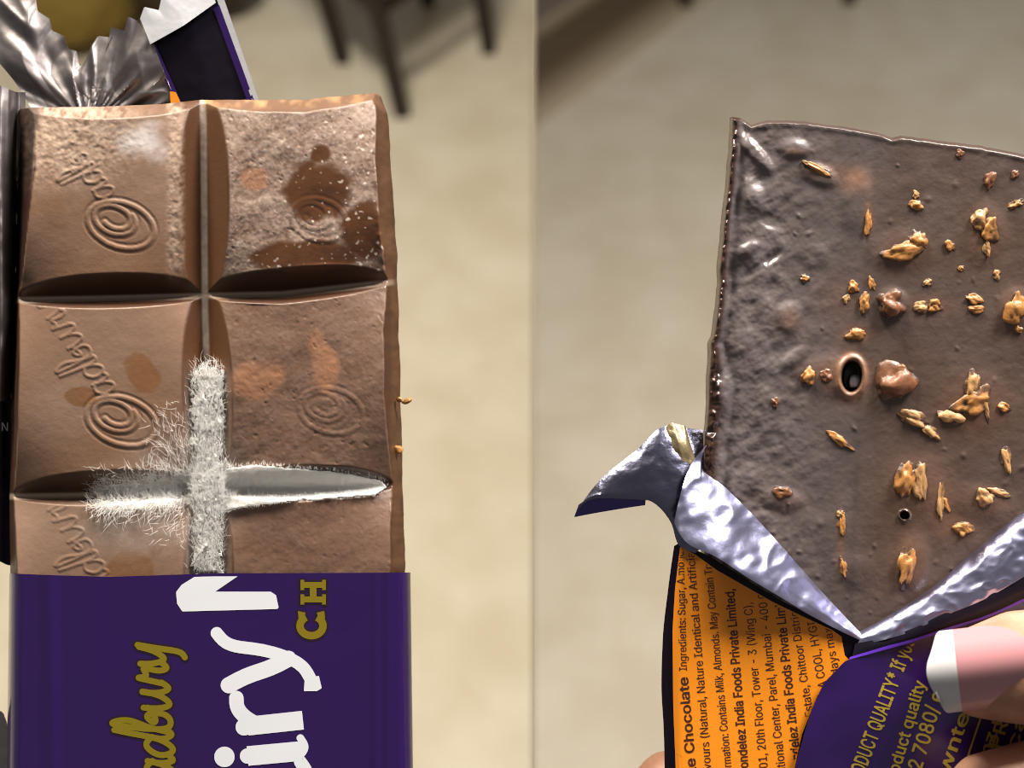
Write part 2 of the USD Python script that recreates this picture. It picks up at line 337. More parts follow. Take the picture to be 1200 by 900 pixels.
    wet = np.maximum.reduce([sstep(1, .6, np.hypot((X - 372) / 48, (Y - 225) / 42) + .35 * mid_n), sstep(1, .7, np.hypot((X - 360) / 75, (Y - 300) / 22) + .25 * mid_n), sstep(1, .7, np.hypot((X - 425) / 30, (Y - 270) / 40) + .3 * mid_n),
        sstep(1, .6, np.hypot((X - 375) / 16, (Y - 180) / 14) + .4 * mid_n)]) * (~left) * (row == 0)
    frostR = (~left) * (1 - wet) * np.where(row == 0, 1, np.where(row == 1, .75, .5))
    frost = np.clip(frostL + frostR, 0, 1)
    h = h + frost * topface * (.06 * fine_n + .05 * N2(X, Y, 3, 2, 28) + .06 * mid_n * (~left)) + frostL * topface * (.16 * N2(X, Y, 6, 3, 27)) + .05 * mid_n * topface + (~left) * topface * .35 * N2(X, Y, 45, 3, 23)
    h = h - .10 * sstep(.45, .65, N2(X, Y, 4, 2, 31)) * frost * topface * (~left)
    rub = sstep(432, 452, X) * sstep(345, 330, Y) + sstep(455, 462, X)
    h = h + np.clip(rub, 0, 1) * .55 * N2(X, Y, 10, 3, 24)
    # chocolate colour: brown, greyer where fat bloom sits, plus painted highlight, glints and shade
    base = lin(128, 88, 62)[None, None] * np.ones(X.shape + (1,))
    base = base * (1 + .10 * N2(X, Y, 60, 3, 41))[..., None]
    def mix(c, col, w): return c * (1 - w[..., None]) + np.asarray(col) * w[..., None]
    base = mix(base, lin(127, 101, 85), topface * np.where(left, .75, .25))
    base = mix(base, lin(58, 32, 18), (1 - topface) * .9); base = mix(base, lin(104, 72, 50), sstep(16, 10, Y - top) * .9); base = mix(base, np.where(left[..., None], lin(84, 52, 30), lin(104, 68, 42)), (1 - topface) * sstep(30, 26, np.abs(X - gx)) * (wall_c < wall_b) * .9)  # bloom-free groove walls, their shade also painted in, darker left of the groove
    base = mix(base, lin(98, 71, 58), np.clip((~left) * topface * .75 + 0 * X, 0, 1))
    lowb = np.where(row < 2, (Y - y0) / (y1 - y0), .3)
    base = mix(base, lin(128, 90, 62), np.clip(topface * left * sstep(.45, .95, lowb + .25 * N2(X, Y, 50, 3, 49)) * .75, 0, 1))
    strip = sstep(80, 70, X) * sstep(183, 190, Y) * sstep(262, 240, Y) * left
    base = mix(base, lin(126, 88, 58), strip * topface * .5)
    bloom = np.clip(.55 * topface * left * sstep(.2, .9, .5 + .5 * N2(X, Y, 70, 3, 42) + .35 * sstep(260, 120, Y)), 0, 1)
    base = mix(base, lin(158, 131, 115), bloom * .8)
    highlight = sstep(1, .1, np.hypot((X - 165 - .3 * (Y - 165)) / 44, (Y - 164) / 30) + .45 * mid_n + .25 * N2(X, Y, 30, 2, 57)); base = mix(base, lin(214, 206, 206), highlight * left * .9)  # highlight painted into the colour of the upper left square
    base = mix(base, lin(186, 160, 142), np.clip(frostL * (.5 + 1.1 * N2(X, Y, 4, 3, 27)), 0, 1))
    fr = np.clip(frostR * topface * (.55 + .35 * fine_n + .45 * mid_n + .5 * N2(X, Y, 2.2, 2, 29)) * np.where(row == 0, 1.0, .55), 0, 1)
    base = mix(base, np.where((row == 0)[..., None], lin(172, 149, 136), lin(140, 117, 104)), fr)
    pw = .5 * N2(X, Y, 26, 3, 58)
    patch = sstep(1, .7, np.hypot((X - 300) / 24, (Y - 210) / 20) + pw) + sstep(1, .5, np.hypot((X - 302) / 36, (Y - 445) / 30) + pw) + sstep(1, .5, np.hypot((X - 380) / 22 , (Y - 425 + .8 * (380 - X)) / 40) + pw)
    base = mix(base, lin(158, 112, 84), np.clip(patch, 0, 1) * (~left) * .85)
    base = mix(base, lin(88, 54, 32), wet * .85)
    bare = sstep(1, .8, np.hypot((X - 165 - .4 * (Y - 437)) / 22, (Y - 440) / 26) + .35 * mid_n) + sstep(1, .85, np.hypot((X - 152) / 30, (Y - 667) / 24) + .15 * mid_n) + sstep(1, .85, np.hypot((X - 95) / 20, (Y - 465) / 13) + .15 * mid_n)
    base = mix(base, lin(122, 82, 50), np.clip(bare, 0, 1) * left * .85)
    groove = sstep(5, 2, np.abs(X - gx)) * sstep(430, 400, Y); base = mix(base, lin(214, 196, 182), groove * (.7 + .4 * fine_n))
    lip = sstep(5, 1.5, np.abs(Y - (g1 + 3))) * sstep(240, 200, np.abs(X - 240)) + sstep(5, 1.5, np.abs(Y - (g2 + 2))) * left
    base = mix(base, lin(200, 178, 160), np.clip(lip, 0, 1) * .7)  # lips that catch the light, painted as pale lines
    rimy = sstep(14, 4, Y - top) * (~left); base = mix(base, lin(160, 122, 82), np.clip(rimy * (.35 + 1.4 * N2(X, Y, 11, 3, 59)), 0, 1))
    edge = np.clip(rub, 0, 1); base = mix(base, lin(98, 64, 43), edge * .8 * (.6 + .6 * N2(X, Y, 9, 2, 44)))
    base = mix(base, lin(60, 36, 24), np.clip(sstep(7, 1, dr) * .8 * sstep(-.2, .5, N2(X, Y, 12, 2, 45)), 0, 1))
    side = np.clip(sstep(3.6, 2.0, h) * sstep(28, 18, dl) * sstep(345, 325, Y), 0, 1); base = mix(base, lin(46, 28, 20), side * .8)  # shade on the left outer wall, put into its colour
    film = np.clip(.75 * np.exp(-(np.hypot((X - 165) / 75, (Y - 612) / 34)) ** 2) * (1 + N2(X, Y, 14, 3, 46)) + .7 * np.exp(-(np.hypot((X - 215) / 55, (Y - 545) / 38)) ** 2) * (1 + N2(X, Y, 9, 3, 47)), 0, .85)
    base = mix(base, lin(168, 150, 138), film)
    colw = np.exp(-(np.abs(X - 244) / 22) ** 4) * sstep(425, 455, Y) ; leftw = np.exp(-(np.abs(Y - np.interp(X, [98, 250], [584, 570])) / 18) ** 4) * sstep(104, 150, X) * (X < 262)
    base = mix(base, lin(206, 200, 196), np.clip(np.maximum(colw * .5, leftw * .5) * (1 + .6 * N2(X / 3, Y / 14, 1., 2, 50)), 0, .9))
    glint_speck = sstep(.62, .74, N2(X, Y, 3.2, 1, 48)) * (~left) * topface * (row == 0) * sstep(.05, .5, frostR + .25) * (.4 + .6 * sstep(.1, .5, wet) + sstep(350, 420, X) * .6)
    base = mix(base, lin(222, 206, 194), np.clip(glint_speck, 0, .9))  # wet glints painted as pale specks
    rough = .44 - .20 * wet + .12 * frost - .06 * (~left) * (row > 0) - .12 * np.clip(rub, 0, 1)
    h = np.maximum(h, -7.5)
    h = np.minimum(h, np.where(Y > 668, 5.5, 99))
    Zv = h - 3.2
    EXPORTS['left'] = (X, Y, Zv)
    vt = P(X, Y, Zv).reshape(-1, 3); ft = grid_faces(nv, nu)
    i = np.arange(nv * nu).reshape(nv, nu)
    loop = np.r_[i[0, :], i[1:, -1], i[-1, -2::-1], i[-2:0:-1, 0]]; nl = len(loop)
    low = P(X.ravel()[loop], Y.ravel()[loop], np.full(nl, -11.0)); o = len(vt)
    k = np.arange(nl); kn = (k + 1) % nl
    sk = np.vstack([np.stack([loop, loop[kn], o + kn], 1), np.stack([loop, o + kn, o + k], 1)])
    cen = low.mean(0)[None]; fan = np.stack([o + k, o + kn, np.full(nl, o + nl)], 1)
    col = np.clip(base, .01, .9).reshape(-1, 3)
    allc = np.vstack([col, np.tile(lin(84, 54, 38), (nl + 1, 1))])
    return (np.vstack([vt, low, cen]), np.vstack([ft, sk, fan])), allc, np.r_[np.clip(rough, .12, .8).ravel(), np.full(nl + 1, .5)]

# script lettering as strokes, x along the line, y up, x-height 1
SCRIPT = {
 'a': (1.15, [[(.95, .78), (.6, 1.0), (.2, .75), (.08, .35), (.3, .02), (.65, .25), (.92, .8)], [(.95, .95), (.85, .4), (.98, .05), (1.25, .22)]]),
 'd': (1.2, [[(.95, .72), (.6, .95), (.2, .72), (.08, .35), (.3, .02), (.65, .22), (.95, .8)], [(1.28, 2.05), (1.1, 1.4), (.92, .7), (.88, .25), (1.05, .03), (1.3, .22)]]),
 'b': (1.1, [[(.0, .2), (.3, 1.0), (.55, 1.75), (.42, 2.1), (.22, 1.5), (.12, .6), (.25, .08), (.6, .05), (.88, .42), (.72, .85), (.45, .6), (.8, .6), (1.15, .8)]]),
 'u': (1.2, [[(.05, .95), (.02, .4), (.2, .02), (.5, .2), (.8, .95)], [(.82, .95), (.78, .3), (.95, .02), (1.25, .25)]]),
 'r': (.95, [[(.0, .2), (.2, .85), (.28, 1.05), (.35, .8), (.7, .85), (.62, .3), (.75, .03), (1.0, .2)]]),
 'y': (1.3, [[(.0, .95), (.02, .45), (.22, .1), (.5, .3), (.8, .95)], [(.9, 1.0), (.72, .2), (.62, -.3), (.5, -.55), (.3, -.65)]])}
def script_word(word, skip=0):
    x, out = 0.0, []
    for ch in word:
        w, strokes = SCRIPT[ch]
        for s in strokes:
            q = curve(s, 8); q[:, 0] += x; out.append(q)
        x += w
    return out
mesh, col, rgh = bar_left()
milk = Thing('chocolate_bar', 'milk chocolate bar with swirl-stamped squares, white mould and bloom, in purple wrapper', 'chocolate bar', P(240, 690, -11))
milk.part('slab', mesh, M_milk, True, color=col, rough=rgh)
from scipy.interpolate import NearestNDInterpolator
XL, YL, ZL = EXPORTS['left']
_nn = NearestNDInterpolator(np.stack([XL[::2, ::2].ravel(), YL[::2, ::2].ravel()], 1), ZL[::2, ::2].ravel())

# crumbs on the right edge
rng = np.random.default_rng(4)
def lump(cx, cy, z, rx, ry, rz, ang=0, rough=.25, sub=2, seed=0, pts=None):
    m = trimesh.creation.icosphere(sub); v = np.array(m.vertices)
    n = meshkit.fbm(v * 1.7 + seed * 13.1, 3, seed) * 2 - 1
    v = v * (1 + rough * n)[:, None]
    x, y = v[:, 0] * rx, v[:, 1] * ry; c, s = math.cos(ang), math.sin(ang)
    return P(cx + x * c - y * s, cy + x * s + y * c, z + v[:, 2] * rz), np.array(m.faces)[:, ::-1]
for k, (x, y, a, b, an) in enumerate(((477, 470, 6, 3, -.4), (468, 468, 4, 3, .3), (466, 527, 6, 5, .2), (455, 455, 4, 10, .1))):
    milk.part('crumb', lump(x, y, -5, a, b, .7, an, .5, 2, k + 3), M_nut_brown if k == 3 else M_nut, True)

# ------------------------------------------------------------ mould
def mould():
    t = Thing('mould', 'white fuzzy mould growing in a cross along the grooves of the milk chocolate bar', 'mould', P(246, 560, 0), kind='stuff')
    X, Y, Z = XL, YL, ZL
    n = N2(X, Y, 12, 3, 51); n2 = N2(X, Y, 4, 2, 52)
    up = np.interp(X, [262, 275, 300, 400, 445, 455, 456], [548, 545, 543, 552, 561, 569, 570]); dn = np.interp(X, [255, 270, 340, 440, 455, 456], [606, 599, 589, 582, 573, 570])
    stripe = sstep(0, 3, np.minimum(Y - up, dn - Y) + n * 2) * (X > 258) * (X < 455)
    col = sstep(0, 5, np.minimum(X - np.interp(Y, [425, 450, 540, 600, 690], [222, 217, 222, 226, 222]), np.interp(Y, [425, 450, 540, 600, 690], [264, 268, 266, 258, 268]) - X) + 9 * n + 3 * n2 - 1) * sstep(422, 440, Y + 10 * n)
    left = sstep(0, 6, np.minimum(Y - np.interp(X, [105, 140, 200, 250], [575, 560, 545, 545]), np.interp(X, [105, 140, 200, 250], [595, 600, 600, 592]) - Y) + 5 * n) * sstep(104, 130, X + 10 * n) * (X < 262)
    w = np.maximum.reduce([stripe, col * (.6 - .22 * sstep(582, 606, Y) - .12 * sstep(545, 535, Y) * sstep(500, 520, Y) + .5 * n2 + .4 * n), left * (.46 + .5 * n2 + .35 * n + .3 * np.exp(-(np.hypot((X - 192) / 30, (Y - 578) / 12)) ** 2))])
    EXPORTS['w'] = np.maximum.reduce([stripe, col, left])
    keep = w > .45
    lift = .12 + .45 * w * stripe + .25 * (n2 + n) * w + .3 * w
    zz = Z + np.maximum(lift, .05)
    # the stripe fills the groove to a soft pad
    fill = gaussian_filter(Z, (3, 6)); zz = np.where(stripe > .3, np.maximum(zz, fill + .35 + .12 * n2), zz)
    fil2 = gaussian_filter(Z, (6, 14)); st1 = N2(X / 2.2, Y / 11, 1.0, 3, 53); st2 = N2((X + Y * .7) / 2.6, (Y - X * .5) / 12, 1.0, 3, 54)
    zz = np.where((col > .3) & (stripe <= .3), np.maximum(Z + .05, np.maximum(fil2, .3 + .5 * sstep(420, 470, Y)) + .1 + .9 * st1 + .35 * n - .8 * (np.abs(X - 244) / 24) ** 4), zz)
    zz = np.where((left > .3) & (col <= .3), np.maximum(Z + .05, fil2 + .1 + .5 * st2 + .25 * n), zz)
    f = grid_faces(*X.shape); kf = keep.ravel()[f].all(1); f = f[kf]
    use = np.unique(f); remap = -np.ones(X.size, int); remap[use] = np.arange(len(use))
    v = P(X, Y, zz).reshape(-1, 3)[use]; low = P(X, Y, Z - .1).reshape(-1, 3)[use]; f = remap[f]
    e = np.sort(np.vstack([f[:, [0, 1]], f[:, [1, 2]], f[:, [2, 0]]]), 1); d = np.vstack([f[:, [0, 1]], f[:, [1, 2]], f[:, [2, 0]]])
    _, inv, cnt = np.unique(e, axis=0, return_inverse=True, return_counts=True); bd = d[cnt[inv.ravel()] == 1]; o = len(v)
    rim = np.vstack([np.stack([bd[:, 1], bd[:, 0], bd[:, 0] + o], 1), np.stack([bd[:, 1], bd[:, 0] + o, bd[:, 1] + o], 1)])
    t.part('mat', (np.vstack([v, low]), np.vstack([f, f[:, ::-1] + o, rim])), M_mould, True, kind='stuff')
    # hairs
    rng = np.random.default_rng(8); roots = []
    def scatter(n_, xs, ys, keepf=None):
        x = rng.uniform(*xs, n_); y = rng.uniform(*ys, n_)
        if keepf is not None: k = rng.random(n_) < keepf(x, y); x, y = x[k], y[k]
        roots.append(np.stack([x, y], 1))
    scatter(20000, (205, 285), (418, 672), lambda x, y: np.exp(-((x - 244) / 15) ** 4) * sstep(418, 445, y))
    scatter(24000, (98, 275), (525, 622), lambda x, y: np.exp(-((y - np.interp(x, [98, 250], [582, 570])) / 15) ** 2) * sstep(98, 125, x))
    scatter(5000, (255, 458), (536, 606), lambda x, y: (y > np.interp(x, [262, 300, 400, 445, 456], [546, 542, 551, 560, 568])) & (y < np.interp(x, [255, 270, 340, 440, 456], [608, 600, 590, 583, 572])))
    scatter(4000, (170, 262), (470, 640), lambda x, y: .5 * np.exp(-(np.hypot(x - 235, y - 560) / 60) ** 2))
    q = np.vstack(roots); z = _nn(q); nH = len(q)
    ang = rng.normal(-math.pi / 2, .55, nH); near_left = q[:, 0] < 218; ang[near_left] = rng.normal(-2.1, .55, near_left.sum()); dn_ = near_left & (q[:, 1] > 582) & (rng.random(nH) < .7); ang[dn_] = rng.normal(2.3, .5, dn_.sum())
    Ln = rng.gamma(3, 1.9, nH).clip(2, 14) * np.where(near_left, 1.5, 1.0); Ln = np.where((q[:, 0] > 275) , Ln * .45, Ln)
    dx, dy = np.cos(ang) * Ln, np.sin(ang) * Ln; dz = rng.uniform(.5, 1.7, nH)
    pts = []
    bend = rng.normal(0, .3, nH)
    for s in (0, .35, .7, 1.0):
        pts.append(P(q[:, 0] + dx * s - dy * bend * s * s, q[:, 1] + dy * s + dx * bend * s * s, np.maximum(z, np.where(np.abs(q[:, 0] - 244) < 19, .2, -9)) + .1 + dz * (1.6 * s - .9 * s * s)))
    pts = np.stack(pts, 1) - t.anchor
    c = UsdGeom.BasisCurves.Define(stage, fresh(t.path, 'fuzz'))
    c.CreateTypeAttr('linear'); c.CreateCurveVertexCountsAttr(Vt.IntArray.FromNumpy(np.full(nH, 4, np.int32)))
    c.CreatePointsAttr(Vt.Vec3fArray.FromNumpy(pts.reshape(-1, 3).astype(np.float32)))
    wd = np.tile(np.array([.00006, .000055, .000045, .000025]), nH)
    c.CreateWidthsAttr(Vt.FloatArray.FromNumpy(wd.astype(np.float32))); c.SetWidthsInterpolation('vertex')
    UsdShade.MaterialBindingAPI.Apply(c.GetPrim()).Bind(UsdShade.Material.Get(stage, L('mould_white')))
    tag(c, kind='stuff')
mould()

# ------------------------------------------------------------ purple wrapper of the milk bar
def wrap_left():
    t = Thing('wrapper', 'shiny purple wrapper with white and gold print around the milk chocolate bar', 'wrapper', P(245, 940, -11))
    def zf(x, y):
        x = np.asarray(x, float); y = np.asarray(y, float)
        e0 = np.interp(y, [670, 900], [11, 8]); e1 = np.interp(y, [670, 900], [481, 484])
        d0, d1 = np.clip((x - e0) / 17, 0, 1), np.clip((e1 - x) / 17, 0, 1)
        z = 3.0 - 7.5 * (1 - np.sqrt(1 - (1 - d0) ** 2)) - 7.5 * (1 - np.sqrt(1 - (1 - d1) ** 2))
        xr = x - (y - 672) * .02
        z = z + .55 * np.exp(-((xr - 58) / 9) ** 2) + .2 * np.exp(-((xr - 100) / 25) ** 2) + .25 * np.exp(-((x - 455) / 5) ** 2) + .22 * np.exp(-((x - 440) / 4) ** 2)
        return z + .10 * N2(x, y, 90, 2, 61)
    nu, nv = 170, 40
    s = (1 - np.cos(np.linspace(0, math.pi, nu))) / 2; s = .35 * s + .65 * np.linspace(0, 1, nu)
    y = np.linspace(0, 1, nv)[:, None]
    yt = np.interp(s * 470 + 11, [11, 60, 130, 250, 481], [672, 674, 676, 672, 671])[None]; Y = yt + (965 - yt) * y
    e0 = np.interp(Y, [670, 900], [11, 8]); e1 = np.interp(Y, [670, 900], [481, 484])
    X = e0 + (e1 - e0) * s[None]
    top = np.stack([X, Y, zf(X, Y)], -1)
    # the sleeve goes on round the back
    Xb = X[:, ::-1][:, ::6]; Yb = Y[:, ::-1][:, ::6]
    bz = -11.5 - 0 * Xb; ring = np.concatenate([top, np.stack([Xb, Yb, bz], -1)], 1)
    nuu = ring.shape[1]
    v = P(ring[..., 0], ring[..., 1], ring[..., 2]).reshape(-1, 3)
    i = np.arange(nv * nuu).reshape(nv, nuu); j = np.roll(i, -1, 1)
    f = np.vstack([np.stack([i[:-1].ravel(), i[1:].ravel(), j[1:].ravel()], 1), np.stack([i[:-1].ravel(), j[1:].ravel(), j[:-1].ravel()], 1)])
    _, _, nn = meshkit.arrays((v, f), True); o = len(v); inner = v - nn * 6e-5
    rims = []
    for rw, fl in ((i[0], 1), (i[-1], 0)):
        a, b = rw, np.roll(rw, -1); q = np.vstack([np.stack([a, b, b + o], 1), np.stack([a, b + o, a + o], 1)]); rims.append(q if fl else q[:, ::-1])
    t.part('sleeve', (np.vstack([v, inner]), np.vstack([f, f[:, ::-1] + o] + rims)), M_purple, 50)
    # white words reading upwards
    st = lambda pts, w: LineString(curve(pts, 10)).buffer(w / 2, cap_style=2, join_style=1)
    rd = lambda pts, w: LineString(pts).buffer(w / 2, cap_style=1, join_style=1)
    w = []
    w.append(Polygon([(242, 668), (288, 668), (250, 694), (317, 694), (323, 698), (326, 713), (214, 716), (208, 707), (207, 694), (213, 686)]).buffer(-1.5).buffer(2.2))
    w.append(union_all([union_all([rd(curve([(254, 742), (262, 751), (295, 760), (335, 770), (356, 783), (365, 798)], 10), 14.5), Polygon([(358, 797), (373, 793), (376, 806), (371, 809), (357, 809)]).buffer(1)]), LineString(curve([(338, 772), (318, 782), (290, 792), (268, 803)], 10)).buffer(9.5, cap_style=1)]))
    w.append(union_all([LineString([(290, 851), (355, 844)]).buffer(11, cap_style=2), LineString([(286, 852), (292, 850)]).buffer(10), rd(curve([(277, 818), (278, 828), (287, 840), (300, 848)], 10), 17)]))
    w.append(union_all([LineString([(290, 886), (354, 880)]).buffer(11.5, cap_style=2), LineString([(290, 886), (293, 886)]).buffer(9), rd(curve([(352, 865), (357, 876), (351, 886)], 8), 9)]))
    w.append(Point(263, 887).buffer(12))
    w.append(union_all([rd(curve([(352, 893), (360, 908), (352, 930), (315, 940), (288, 932), (282, 918), (300, 910), (340, 915)], 8), 15)]))
    clip = Polygon([(9, 676.5), (60, 677), (130, 678.5), (250, 675.5), (484, 674.5), (484, 960), (9, 960)])
    for g in w:
        g = g.intersection(clip); t.part('printed_letter', flat_print(fine(g.simplify(.15)), zf), M_white, label='white printed letter')
    # gold slab letters
    def slabH(cx, cy):
        b = lambda x0, y0, x1, y1: Polygon([(cx + x0, cy + y0), (cx + x1, cy + y0), (cx + x1, cy + y1), (cx + x0, cy + y1)])
        return union_all([b(-15, -12, 15, -5), b(-15, 5, 15, 12), b(-4, -7, 4, 7), b(-15, -14.5, -10.5, -2.5), b(-15, 2.5, -10.5, 14.5), b(10.5, -14.5, 15, -2.5), b(10.5, 2.5, 15, 14.5)])
    H = slabH(367, 694)
    th = np.linspace(math.radians(-62), math.radians(242), 40)
    Cc = union_all([LineString(np.stack([365 + 13.5 * np.cos(th), 733.5 + 11.5 * np.sin(th)], 1)).buffer(4.4, cap_style=2), Polygon([(349, 716), (358, 718), (356, 727), (350, 726)]), Polygon([(371, 718), (380, 716), (381, 725), (374, 726)])])
    Ip = LineString([(353, 672), (381, 672)]).buffer(4)
    def gold(g):
        g = g.intersection(clip)
        if g.is_empty: return
        t.part('printed_outline', flat_print(fine(g.buffer(2.4).intersection(clip).simplify(.15)), zf, .03), M_gold_outline, label='dark outline of a gold letter')
        t.part('printed_letter', flat_print(fine(g.simplify(.15)), zf, .07), M_gold, label='gold printed letter')
    for g in (H, Cc): gold(g)
    lines = script_word('adbury'); a = []
    for l in lines:
        x = 206 - (l[:, 1]) * 33; yv = 915 - l[:, 0] * 24.5
        x = x - (915 - yv) * .075
        a.append(LineString(np.stack([x, yv], 1)).buffer(3.5))
    gold(union_all(a))
    # torn silver inside and dark flap left standing behind the bar
    t.part('foil', sheet([[(-25, 5, -14), (8, -6, -13), (42, -2, -13), (44, 13, -13), (58, 22, -13), (61, 36, -13.5), (75, 42, -13.5), (80, 57, -14), (90, 60, -14), (93, 78, -14), (103, 76, -14), (107, 54, -13), (115, 42, -12.5), (131, 44, -12), (130, 32, -12), (146, 36, -12), (150, 19, -11.5), (160, 24, -11.5), (180, 52, -11), (200, 105, -11)],
        [(-20, 45, -13), (25, 60, -11), (60, 85, -13), (95, 100, -11.5), (130, 90, -12.5), (165, 85, -11), (200, 110, -12)],
        [(20, 100, -12), (50, 116, -12.5), (95, 126, -11.5), (150, 124, -12), (203, 126, -12)],
        [(60, 170, -12.5), (120, 170, -12.5), (205, 170, -12.5)]], 150, 70, .28, 26, .05, 71, fan=(100, 150, 4.5, .85)), M_foil_grey, 40, label='crumpled silver inside of the torn wrapper')
    fl = sheet([[(168, 30, -11.2), (215, 10, -10.2), (256, -16, -10.8)], [(222, 165, -12), (265, 165, -11.4), (319, 165, -12)]], 40, 50, .16, 30, .05, 73)
    t.part('flap', fl, M_purple_dark, 40, label='dark purple outside of the torn wrapper end')
    t.part('flap_fold', sheet([[(164, 22, -10.6), (169, 8, -10.5), (186, 12, -10.4), (190, -6, -10.4), (246, -26, -10.4)], [(170, 36, -10.2), (212, 20, -9.6), (250, -6, -10)], [(176, 52, -9.9), (215, 30, -9.3), (253, 3, -9.8)]], 50, 14, .08, 20, .05, 75), M_white_foil, 40, label='pale folded-back crimped end of the wrapper')
    t.part('flap_edge', sheet([[(248, -18, -10.5), (256, -20, -10.5)], [(297, 122, -10.9), (304, 120, -10.9)]], 8, 40, .03, 20, .05, 76), M_white_foil, 40, label='pale edge of the wrapper end')
    t.part('flap_border', sheet([[(175, 52, -10.6), (181, 50, -10.6)], [(205, 122, -10.8), (213, 121, -10.8)]], 6, 30, .05, 20, .05, 94), M_purple, 40, label='bright purple border of the wrapper end')
    t.part('flap_border', sheet([[(250, 10, -10.5), (257, 6, -10.5)], [(291, 122, -10.9), (299, 121, -10.9)]], 6, 30, .05, 20, .05, 95), M_purple, 40, label='bright purple border of the wrapper end')
    t.part('orange_scrap', sheet([[(199, 107, -10.3), (206, 108, -10.3)], [(200, 121, -10.4), (212, 121, -10.4)]], 6, 8, .05, 20, .05, 96), M_orange, 40, label='orange corner of the printed panel')
    # the wrapper's side standing left of the bar
    t.part('side_flap', sheet([[(-40, 95, -6), (0, 100, -3), (14, 106, -4.5), (19, 108, -11), (30, 108, -11.7)], [(-40, 220, -4), (0, 220, -1.5), (13, 220, -4.5), (17, 220, -11), (28, 220, -11.7)], [(-40, 340, -4), (2, 345, -1.5), (12, 348, -4.5), (15, 350, -11), (26, 350, -11.7)], [(-40, 480, -6), (0, 470, -4), (9, 470, -6), (11, 470, -11), (24, 470, -11.7)]], 24, 80, .6, 26, .05, 77), M_foil_grey, 40, label='crumpled silver side of the torn wrapper')
    t.part('side_panel', sheet([[(-30, 462, -9.6), (0, 452, -9.8), (11, 465, -11), (24, 465, -11.8)], [(-30, 560, -9.6), (0, 560, -9.8), (9, 560, -11), (22, 560, -11.8)], [(-30, 655, -10), (0, 658, -10.2), (8, 662, -11), (20, 664, -11.8)]], 16, 30, .1, 30, .05, 78), M_purple_dark, 40, label='dark outside of the wrapper at the left')
    nm = meshkit.text_mesh('N', 1.0, .1, False); nv_ = np.array(nm.vertices); t.part('printed_letter', trimesh.Trimesh(P(1 + nv_[:, 0] * 9, 505 - nv_[:, 1] * 10, np.where(nv_[:, 2] > .05, -9.2, -9.7)), nm.faces, process=False), M_greyprint, label='small grey printed letter')
    t.part('side_crimp', sheet([[(-30, 820, -10), (4, 835, -10), (8, 850, -9)], [(-30, 920, -10), (10, 910, -10), (32, 898, -8.5)], [(-30, 960, -10), (10, 960, -10), (34, 960, -9)]], 16, 30, .2, 14, .05, 79), M_foil_grey, 40, label='grey crimped fold beside the wrapper')
M_greyprint = plain('grey_print', lin(120, 116, 124), .4)
M_white_foil = plain('pale_foil_back', lin(206, 206, 214), .45, .55, .0001, 200)
wrap_left()

